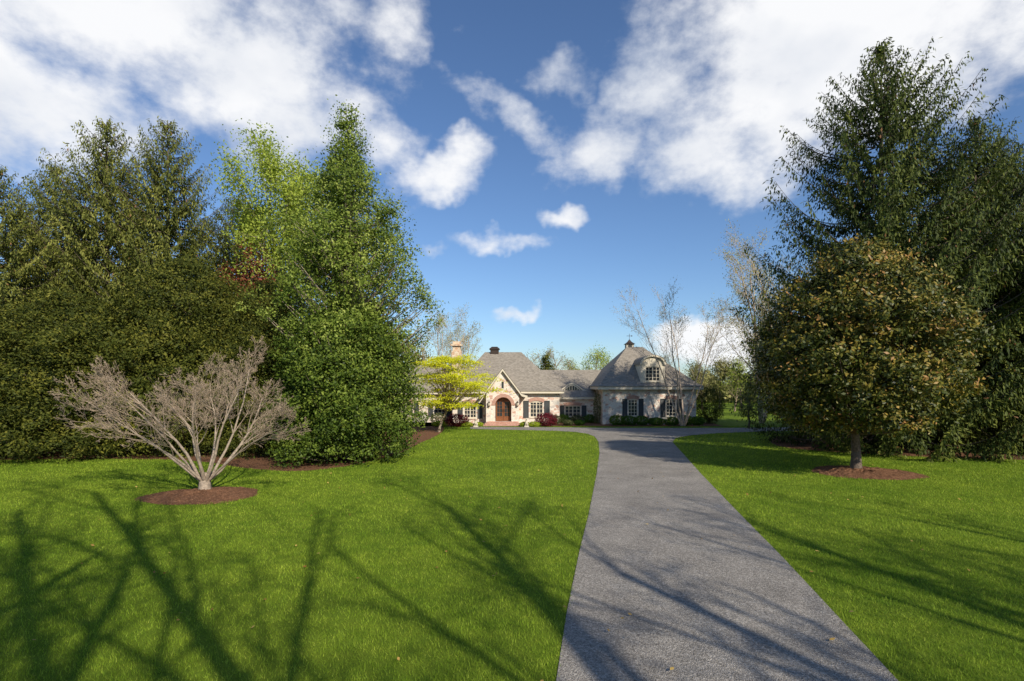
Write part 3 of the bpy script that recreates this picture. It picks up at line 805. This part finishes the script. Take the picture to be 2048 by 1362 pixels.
dx0, dx1, dyf, dz0, dzs = 11.8, 14.0, 49.5, 3.6, 5.5
dc = (dx0 + dx1) / 2; dh = (dx1 - dx0) / 2
wx0, wx1, wz0, wz1 = dc - .68, dc + .68, 3.95, 5.3
mb = MB(); mb.wall(dx0, dx1, dz0 - .1, dzs, dyf, [(wx0, wx1, wz0, wz1)], depth=.14)
arcd = [(dc - dh * math.cos(math.pi * i / 16), dzs + .80 * math.sin(math.pi * i / 16)) for i in range(17)]
mb.poly([(x, dyf, z) for x, z in arcd[::-1]])
def roof_y(z): return 49.2 + (z - 3.65) * (54.6 - 49.2) / (7.45 - 3.65)
for xx in (dx0, dx1): mb.poly([(xx, dyf, dz0 - .1), (xx, dyf, dzs), (xx, roof_y(dzs) + .3, dzs), (xx, dyf + .3, dz0 - .1)])
mb.build("dormer", M_trim, wroof)
mb = MB()
oa = [(dc - (dh + .10) * math.cos(math.pi * i / 16), dzs - .02 + .90 * math.sin(math.pi * i / 16)) for i in range(17)]
for i in range(16):
    (xa, za), (xb, zb2) = oa[i], oa[i + 1]
    mb.poly([(xa, dyf - .2, za), (xb, dyf - .2, zb2), (xb, roof_y(zb2) + .4, zb2), (xa, roof_y(za) + .4, za)])
mb.build("dormer_roof", M_roof, wroof, smooth=True)
mb = MB(); mb.band([(dc + (x - dc) * .84, dzs + (z - dzs) * .80) for x, z in oa], [(x, z - .012) for x, z in oa], dyf - .19, dyf - .04); mb.build("dormer_trim", M_trim, wroof)
window(wx0, wx1, wz0, wz1, dyf, 4, 4, brick=False)
cxx, cyy = 12.0, 55.2
mb = MB(); mb.box(cxx - .38, cxx + .38, cyy - .38, cyy + .38, 6.4, 7.75); cup = mb.build("cupola", M_trim, wroof)
for s in (-1, 1):
    mb = MB(); mb.box(cxx - .2, cxx + .2, cyy + s * .385 - .01, cyy + s * .385 + .01, 7.45, 7.70); mb.build("louver", M_shut, wroof)
    mb = MB(); mb.box(cxx + s * .385 - .01, cxx + s * .385 + .01, cyy - .2, cyy + .2, 7.45, 7.70); mb.build("louver", M_shut, wroof)
mb = MB(); rb = [(cxx - .5, cyy - .5), (cxx + .5, cyy - .5), (cxx + .5, cyy + .5), (cxx - .5, cyy + .5)]; rm = [(cxx + (x - cxx) * .4, cyy + (y - cyy) * .4) for x, y in rb]
for k in range(4):
    j = (k + 1) % 4
    mb.poly([(*rb[k], 7.76), (*rb[j], 7.76), (*rm[j], 8.0), (*rm[k], 8.0)]); mb.poly([(*rm[k], 8.0), (*rm[j], 8.0), (cxx, cyy, 8.3)])
mb.poly([(*p, 7.755) for p in rb]); mb.build("cupola_roof", M_metal, wroof)
mb = MB(); mb.box(cxx - .015, cxx + .015, cyy - .015, cyy + .015, 8.2, 8.85); mb.box(cxx - .28, cxx + .24, cyy - .01, cyy + .01, 8.6, 8.64); mb.prism([(cxx + .2, 8.54), (cxx + .34, 8.62), (cxx + .2, 8.7)], cyy - .008, cyy + .008); mb.build("weathervane", M_metal, wroof)

# statues flanking the walk
def statue(x, y):
    r_ = root("garden_statue", (x, y, 0), "pale stone seated dog statue on a low plinth", "statue", "statues flanking the entrance steps")
    bm = bmesh.new()
    def ell(c, s, rot=0):
        res = bmesh.ops.create_icosphere(bm, subdivisions=2, radius=1)
        for v in res['verts']:
            p = Vector((v.co.x * s[0], v.co.y * s[1], v.co.z * s[2]))
            cr_, sr_ = math.cos(rot), math.sin(rot)
            v.co = Vector((p.x, p.y * cr_ - p.z * sr_, p.y * sr_ + p.z * cr_)) + Vector(c)
    ell((0, .08, .32), (.13, .17, .16)); ell((0, -.02, .46), (.11, .12, .22), R(-15)); ell((0, -.08, .68), (.085, .1, .09)); ell((0, -.18, .66), (.045, .08, .045))
    for s in (-1, 1):
        ell((s * .07, -.12, .3), (.035, .04, .18)); ell((s * .07, -.17, .15), (.04, .07, .03)); ell((s * .11, .05, .24), (.06, .14, .1)); ell((s * .06, -.05, .76), (.025, .02, .05))
    ell((.08, .24, .2), (.03, .1, .03))
    me = bpy.data.meshes.new("body"); bm.to_mesh(me); bm.free(); me.materials.append(M_stat)
    o = obj("body", me, r_); md = o.modifiers.new("rm", 'REMESH'); md.mode = 'VOXEL'; md.voxel_size = .02; md.use_smooth_shade = True
    q = MB(); q.box(-.2, .2, -.26, .28, 0, .1); q.box(-.17, .17, -.23, .25, .102, .13); q.build("plinth", M_stat, r_, (0, 0, 0))
statue(-3.1, 46.3); statue(1.25, 46.3)

# ------------------------------------------------------------------ shrubs
def shrub(name, x, y, rx, ry, h, mat, n, seed, label, cat="shrub", L=.1, W=.06, group=None):
    e = root(name, (x, y, 0), label, cat, group)
    rng = np.random.default_rng(seed)
    u = rng.normal(size=(n, 3)); u = norm(u); k = rng.uniform(.6, 1, n) ** .6
    th = np.arctan2(u[:, 1], u[:, 0]); k *= 1 + .09 * np.sin(4 * th + seed) + .07 * np.sin(6 * u[:, 2] * 2 + th * 3 + seed)
    C = np.stack([u[:, 0] * k * rx, u[:, 1] * k * ry, h * .5 + u[:, 2] * k * h * .52], 1); C[:, 2] = np.maximum(C[:, 2], .02)
    var = np.clip(.5 + rng.normal(0, .22, n), 0, 1)
    obj("foliage", leaf_mesh("foliage", C, rng.normal(size=(n, 3)), L * rng.uniform(.7, 1.3, n), W, var, mat, rng, up=u + np.array([0, 0, .4]), upn=.5), e)
    segs = [((0, 0, 0), (u_[0] * rx * .6, u_[1] * ry * .6, abs(u_[2]) * h * .4 + .3 * h), .025, .01) for u_ in u[:7]]
    obj("stem", tube_mesh("stem", segs, M_bark, 5), e)
    return e
shrub("burgundy_maple_shrub", -4.75, 46.6, 1.05, .8, 1.1, M_burg, 3200, 1, "low burgundy weeping maple beside the entrance walk")
shrub("burgundy_maple_shrub", 2.95, 46.9, .95, .8, 1.15, M_burg, 3200, 2, "low burgundy weeping maple under the arched window")
for i, (x, y, rx, h) in enumerate([(-3.9, 46.5, .6, .42), (-2.9, 46.8, .45, .38), (1.1, 46.8, .45, .42), (1.9, 46.5, .6, .45), (-6.2, 46.6, .7, .5)]):
    shrub("boxwood_shrub", x, y, rx, .45, h, M_lime, 1300, 10 + i, "low bright green clipped shrub in the house bed", group="low shrubs in the house bed", L=.08)
for i, (x, rx, h) in enumerate([(9.4, .75, .95), (10.5, .8, .85), (11.6, .75, .85), (12.9, .8, .7), (14.3, .7, .75), (15.6, .7, .9), (16.6, .6, .8)]):
    shrub("boxwood_shrub", x, 48.3, rx, .6, h, M_box, 2000, 30 + i, "dark green clipped boxwood along the stone wing", group="boxwoods along the wing")
for i, (x, y, rx, h) in enumerate([(3.9, 49.0, .6, .9), (4.9, 51.6, .6, .8), (6.2, 51.8, .7, .7), (7.4, 51.6, .6, .8), (-6.9, 50.3, .8, 1.0), (-8.6, 50.6, .9, 1.1), (5.0, 48.2, .5, .5), (6.1, 48.6, .5, .45)]):
    shrub("garden_shrub", x, y, rx, .5, h, M_box if i % 2 else M_olive, 1500, 50 + i, "leafy green foundation shrub by the house wall", group="foundation shrubs")
shrub("climbing_vine", 8.0, 50.6, .35, .9, 3.0, M_olive, 1800, 77, "brownish climbing vine on the wing's side wall", "vine")
shrub("cypress_shrub", 18.5, 50.5, 1.3, 1.2, 3.5, M_yew, 9000, 78, "tall dark green evergreen shrub at the wing's end")

# ------------------------------------------------------------------ trees: near
e = root("bare_maple_tree", (-10.3, 18.1, .1), "bare grey many-stemmed spreading maple in a mulch ring", "tree")
rnd = random.Random(12); segs, tips = [], []
P = dict(nseg=[7, 5, 4, 4, 3], up=[.0, .03, .04, .05, .05], wig=.10, rmin=.0040, taper=.84, max=4, bare=[.3, .2, .2, .25], kids=[1.6, 1.6, 1.6, 1.1], ang=[27, 32, 36, 38], ratio=.50, rk=.52)
nst = 12
for i in range(nst):
    a = 6.28 * i / nst + rnd.gauss(0, .2); tl = R(rnd.uniform(20, 60))
    d = Vector((math.cos(a) * math.sin(tl) - .05, math.sin(a) * math.sin(tl), math.cos(tl))).normalized()
    ll = rnd.uniform(2.9, 3.6)
    grow(segs, tips, Vector((math.cos(a) * .1, math.sin(a) * .1, .25)), d, ll, rnd.uniform(.045, .07), 0, P, rnd)
segs.append(((0, 0, -.1), (0, 0, .22), .23, .17, 0)); segs.append(((0, 0, .2), (0.0, 0, .42), .17, .13, 0))
mxz, mnx, mxx = max(s[1][2] for s in segs), min(s[1][0] for s in segs), max(s[1][0] for s in segs)
print("maple segs", len(segs), mxz, mnx, mxx)
kz = 5.3 / mxz; kl = 4.7 / -mnx; kr = 3.9 / mxx
fx = lambda v: v * (kl if v < 0 else kr)
segs = [((fx(a[0]), a[1] * .85, a[2] * kz), (fx(b_[0]), b_[1] * .85, b_[2] * kz), r0, r1, l) for a, b_, r0, r1, l in segs]
obj("trunk", tube_mesh("trunk", [s[:4] for s in segs if s[2] > .015], M_barkgrey, 7), e)
M_mtwig = simple_mat("maple_twig_tan", (0.40, 0.30, 0.215), .9, var=.3)
obj("crown", tube_mesh("crown", [s[:4] for s in segs if s[2] <= .015], M_mtwig, 3), e)

# holly
e = root("holly_tree", (-8.3, 27.3, 0), "tall conical light green holly with an open feathery top", "tree")
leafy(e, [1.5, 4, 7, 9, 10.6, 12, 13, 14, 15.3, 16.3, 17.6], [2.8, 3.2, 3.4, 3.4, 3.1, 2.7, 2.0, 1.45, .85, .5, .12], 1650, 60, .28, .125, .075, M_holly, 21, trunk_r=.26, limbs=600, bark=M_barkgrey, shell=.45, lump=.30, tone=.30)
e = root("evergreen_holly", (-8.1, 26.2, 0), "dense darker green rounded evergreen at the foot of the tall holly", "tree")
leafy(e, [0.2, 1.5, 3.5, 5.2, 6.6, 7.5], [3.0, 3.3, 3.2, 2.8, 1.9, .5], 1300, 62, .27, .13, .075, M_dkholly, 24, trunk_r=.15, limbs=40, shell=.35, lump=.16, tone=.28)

# yews
ey_ = root("yew_tree", (-17.9, 30, 0), "dense dark green spreading yew in the mulch bed", "tree", "yews in the mulch bed")
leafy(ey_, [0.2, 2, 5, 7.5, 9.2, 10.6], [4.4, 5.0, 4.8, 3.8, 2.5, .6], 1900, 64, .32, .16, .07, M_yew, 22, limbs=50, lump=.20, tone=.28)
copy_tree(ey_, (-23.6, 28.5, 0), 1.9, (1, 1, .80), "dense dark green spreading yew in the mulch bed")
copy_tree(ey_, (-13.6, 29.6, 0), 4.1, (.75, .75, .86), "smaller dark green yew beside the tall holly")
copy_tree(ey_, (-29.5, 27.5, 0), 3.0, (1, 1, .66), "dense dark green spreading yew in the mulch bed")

# spruces
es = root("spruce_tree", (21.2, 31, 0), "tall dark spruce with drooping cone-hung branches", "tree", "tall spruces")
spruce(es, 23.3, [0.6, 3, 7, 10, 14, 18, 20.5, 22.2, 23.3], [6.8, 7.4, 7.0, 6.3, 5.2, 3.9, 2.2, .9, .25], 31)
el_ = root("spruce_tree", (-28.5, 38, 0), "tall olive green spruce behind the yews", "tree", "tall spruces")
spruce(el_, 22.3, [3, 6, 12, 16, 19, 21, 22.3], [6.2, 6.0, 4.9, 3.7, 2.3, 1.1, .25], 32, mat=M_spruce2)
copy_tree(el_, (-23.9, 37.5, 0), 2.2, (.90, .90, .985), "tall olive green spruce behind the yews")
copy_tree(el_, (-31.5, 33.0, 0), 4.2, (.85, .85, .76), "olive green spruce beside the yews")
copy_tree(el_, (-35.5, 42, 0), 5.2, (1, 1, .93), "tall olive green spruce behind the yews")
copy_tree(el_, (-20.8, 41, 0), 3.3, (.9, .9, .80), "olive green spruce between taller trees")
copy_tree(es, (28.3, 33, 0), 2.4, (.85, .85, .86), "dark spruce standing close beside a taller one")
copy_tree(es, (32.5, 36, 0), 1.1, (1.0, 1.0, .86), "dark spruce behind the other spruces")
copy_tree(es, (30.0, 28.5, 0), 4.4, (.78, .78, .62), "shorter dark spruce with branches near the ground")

# magnolia
e = root("magnolia_tree", (14.35, 22.5, .08), "rounded bronze-green southern magnolia in a mulch ring", "tree")
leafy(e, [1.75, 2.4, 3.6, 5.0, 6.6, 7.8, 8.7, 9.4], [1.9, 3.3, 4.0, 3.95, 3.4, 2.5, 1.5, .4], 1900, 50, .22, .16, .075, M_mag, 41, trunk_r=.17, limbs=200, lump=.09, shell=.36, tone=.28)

def spring_tree(name, loc, H, L0, seed, mat, label, per=5, sz=.16, P=None, bark=M_barkgrey, sig=.35, r0=.22, stems=1, lean=0, fork=0, group=None, sxy=1):
    e = root(name, loc, label, "tree", group)
    rnd = random.Random(seed); segs, tips = [], []
    P = P or dict(nseg=[8, 5, 4, 3], up=[.04, .05, .03, .02], wig=.10, rmin=.010, taper=.86, max=3, bare=[.25, .2, .2], kids=[2.2, 1.8, 1.8], ang=[42, 42, 42], ratio=.48, rk=.5)
    for s in range(stems):
        a = 6.28 * s / max(stems, 1) + rnd.gauss(0, .3)
        d = Vector((math.cos(a) * lean, math.sin(a) * lean, 1)).normalized()
        grow(segs, tips, Vector((math.cos(a) * .12 * (stems > 1), math.sin(a) * .12 * (stems > 1), fork - .05)), d, L0 * rnd.uniform(.85, 1.1), r0, 0, P, rnd)
    zmax = max(s[1][2] for s in segs); k = H / zmax
    if fork: segs.append(((0, 0, -.1), (0, 0, fork * .5), r0 * 2.0, r0 * 1.7, 0)); segs.append(((0, 0, fork * .5), (0, 0, fork), r0 * 1.7, r0 * 1.5, 0))
    kk = (k * sxy, k * sxy, k)
    segs = [(tuple(c * q for c, q in zip(a, kk)), tuple(c * q for c, q in zip(b, kk)), r1, r2, l) for a, b, r1, r2, l in segs]
    tips = np.array(tips) * np.array(kk)
    thick = [s[:4] for s in segs if s[2] > .03]; thin = [s[:4] for s in segs if s[2] <= .03]
    print(name, "segs", len(segs), "tips", len(tips))
    obj("trunk", tube_mesh("trunk", thick, bark, 7), e)
    if thin:
        obj("branches", tube_mesh("branches", thin, bark, 3), e)
    if per:
        rng = np.random.default_rng(seed); idx = np.repeat(np.arange(len(tips)), per); n = len(idx)
        off = rng.normal(0, sig, (n, 3))
        C = tips[idx] + off; var = np.clip(.5 + rng.normal(0, .22, n), 0, 1)
        cc = C - np.array([0, 0, H * .55])
        obj("crown", leaf_mesh("crown", C, rng.normal(size=(n, 3)), sz * rng.uniform(.6, 1.3, n), sz * .6, var, mat, rng, up=norm(cc) * .5 + norm(off) * .5 + np.array([0, 0, .4]), upn=.5), e)
    return e
spring_tree("deciduous_tree", (-15.3, 36.5, 0), 20.2, 17, 51, M_green, "tall airy deciduous tree with bright new green leaves", per=26, sz=.18, sig=.42, r0=.28, sxy=.74)
spring_tree("deciduous_tree", (-13.2, 38.5, 0), 18.5, 13, 52, M_green, "bright green young leafed tree behind the holly", per=24, sz=.18, sig=.42, r0=.2, sxy=.7)
e = root("red_maple_tree", (-16.6, 34.5, 0), "small reddish-leaved maple behind the yews", "tree")
leafy(e, [6, 8, 10, 12.3], [2.0, 2.8, 2.4, .5], 300, 34, .3, .14, .09, M_red, 53, limbs=40)

# yellow maple
e = root("yellow_maple_tree", (-4.6, 41.3, 0), "yellow-leaved layered Japanese maple beside the bed", "tree")
rng = np.random.default_rng(61); rnd = random.Random(61)
segs = [((-1.0, 0, 0), (-.8, 0, .8), .13, .1), ((-.8, 0, .8), (-.4, 0, 1.6), .1, .08)]
Cs = []
for k in range(78):
    zt = rnd.uniform(2.0, 5.8); rmax = 4.0 * math.sqrt(max(.06, 1 - ((zt - 3.0) / 3.2) ** 2))
    a = rnd.uniform(0, 6.28); rr = rmax * rnd.uniform(.2, .9)
    c = np.array([rr * math.cos(a), rr * math.sin(a), zt])
    m_ = rng.normal(size=(230, 3)) * np.array([.5, .5, .08]) + c; m_[:, 2] -= .12 * ((m_[:, 0] - c[0]) ** 2 + (m_[:, 1] - c[1]) ** 2)
    Cs.append(m_)
    segs += [((-.4, 0, 1.6), (c[0] * .5, c[1] * .5, 1.6 + (zt - 1.6) * .6), .045, .03), ((c[0] * .5, c[1] * .5, 1.6 + (zt - 1.6) * .6), tuple(c), .03, .01)]
C = np.concatenate(Cs); n = len(C)
D = rng.normal(size=(n, 3)) * np.array([1, 1, .35])
obj("crown", leaf_mesh("crown", C, D, .13 * rng.uniform(.7, 1.3, n), .085, np.clip(.5 + rng.normal(0, .25, n), 0, 1), M_yellow, rng, up=np.array([0.1, -.5, 1.0])), e)
obj("trunk", tube_mesh("trunk", segs, M_barkgrey, 6), e)

# birch in front of wing
Pc = dict(nseg=[9, 6, 5, 4], up=[.04, .06, .05, .03], wig=.07, rmin=.007, taper=.86, max=3, bare=[.35, .2, .15], kids=[1.5, 1.4, 1.0], ang=[32, 36, 38], ratio=.42, rk=.42)
Pb = dict(nseg=[9, 6, 5, 4], up=[.03, .05, .04, .02], wig=.08, rmin=.009, taper=.86, max=3, bare=[.3, .15, .1], kids=[1.8, 1.6, 1.2], ang=[34, 38, 40], ratio=.42, rk=.45)
spring_tree("birch_tree", (15.0, 47.4, 0), 13.3, 11, 71, M_bud, "multi-stemmed river birch with sparse new leaves", per=2, sz=.09, P=Pc, bark=M_birch, sig=.2, r0=.095, stems=5, lean=.34)
b2 = spring_tree("budding_tree", (23.6, 51, 0), 19.8, 17, 72, M_bud, "tall thin tree with sparse budding leaves", per=3, sz=.13, P=Pb, bark=M_birch, sig=.25, r0=.17, stems=4, lean=.32)
b3 = spring_tree("birch_tree", (-9.3, 63, 0), 13.5, 12, 73, M_bud, "bare birch with orange buds behind the house", per=2, sz=.13, P=Pc, bark=M_birch, sig=.2, r0=.12, stems=4, lean=.3)
copy_tree(b3, (-5.9, 66, 0), 2.0, 1.0, "bare birch with orange buds behind the house")
copy_tree(b2, (31, 58, 0), 2.0, .85, "tall thin tree with sparse budding leaves")
e = root("small_olive_tree", (19.6, 44.6, 0), "small grey-green ornamental tree at the drive's edge", "tree")
leafy(e, [1.0, 2, 3, 3.9], [.7, 1.15, .95, .2], 160, 24, .16, .11, .05, M_olive, 81, trunk_r=.06, limbs=20)

# ------------------------------------------------------------------ background trees
bgP = dict(nseg=[7, 5, 4], up=[.04, .05, .04], wig=.1, rmin=.016, taper=.86, max=2, bare=[.25, .15], kids=[2.6, 2.6], ang=[38, 40], ratio=.45, rk=.5)
f1 = spring_tree("woodland_tree", (4.6, 84, 0), 9.8, 9, 91, M_bud, "bare woodland tree beyond the house", per=2, sz=.2, P=bgP, bark=M_twig, sig=.4, r0=.14)
f2 = spring_tree("woodland_tree", (12.5, 84, 0), 9.0, 8, 92, M_green, "fresh green woodland tree beyond the house", per=9, sz=.22, P=bgP, bark=M_twig, sig=.5, r0=.16)
f3 = spring_tree("woodland_tree", (34, 80, 0), 7.4, 7, 93, M_far, "hazy olive woodland tree beyond the house", per=12, sz=.26, P=bgP, bark=M_twig, sig=.5, r0=.16)
rr = random.Random(3)
for x, y, s, src in [(2.5, 88, .95, f1), (7.5, 86, .98, f1), (9.2, 90, .9, f1), (15.5, 86, .97, f2), (10.8, 92, .85, f2), (17.5, 88, .8, f3), (20.5, 82, .8, f3), (27.5, 78, .95, f3), (30.5, 74, .8, f2),
                     (31.5, 82, 1.0, f3), (37, 76, 1.1, f3), (41, 84, 1.4, f2), (25, 86, .9, f1), (46, 78, 1.5, f3), (52, 80, 1.8, f2), (-12, 74, 1.3, f3), (-17, 70, 1.4, f2), (-4, 90, .8, f1), (-23, 66, 1.6, f3)]:
    copy_tree(src, (x, y, 0), rr.uniform(0, 6), s, src["label"])
ec = root("conifer_tree", (5.0, 80, 0), "small dark conifer beyond the connecting roof", "tree")
leafy(ec, [0.5, 3, 5, 7, 8.7], [2.2, 2.0, 1.5, .8, .1], 420, 26, .22, .24, .09, M_yew, 95, limbs=0)
rng = np.random.default_rng(99); n = 60000
th = rng.uniform(-1.35, 1.35, n); rad = rng.uniform(115, 150, n)
hmax = 6.0 + 1.6 * np.sin(th * 31) + 1.3 * np.sin(th * 57 + 1) + .8 * np.sin(th * 113)
C = np.stack([rad * np.sin(th), rad * np.cos(th), hmax * rng.uniform(0, 1, n) ** .7], 1)
var = np.clip(.45 + .25 * np.sin(th * 40) + rng.normal(0, .2, n), 0, 1)
o = obj("distant_woods", leaf_mesh("distant_woods", C, rng.normal(size=(n, 3)), 1.1 * rng.uniform(.6, 1.3, n), .7, var, M_far, rng)); o["kind"] = "stuff"; o["label"] = "hazy line of distant spring woodland"; o["category"] = "woods"

# ------------------------------------------------------------------ big bare roadside trees whose limbs shade the near lawn
Ps = dict(nseg=[8, 6, 5, 4], up=[.01, .04, .03, .02], wig=.04, rmin=.010, taper=.90, max=3, bare=[.3, .25, .2], kids=[1.2, 1.3, 1.3], ang=[30, 36, 40], ratio=.52, rk=.5)
gt = "bare oaks along the driveway"
t1 = spring_tree("bare_oak_tree", (8.0, -9.0, 0), 25, 15, 205, M_bud, "tall bare spreading oak beside the driveway", per=1, sz=.18, P=Ps, bark=M_bark, sig=.25, r0=.24, stems=7, lean=.55, fork=5, group=gt)
copy_tree(t1, (24, -9, 0), 2.3, (.9, .9, .78), "tall bare spreading oak beside the driveway")
copy_tree(t1, (-2.5, -9.5, 0), 1.2, (.9, .9, .72), "tall bare spreading oak beside the driveway")
copy_tree(t1, (13.5, -11, 0), 4.0, (1, 1, .68), "tall bare spreading oak beside the driveway")
copy_tree(t1, (4.0, -12, 0), 5.4, (.9, .9, .66), "tall bare spreading oak beside the driveway")
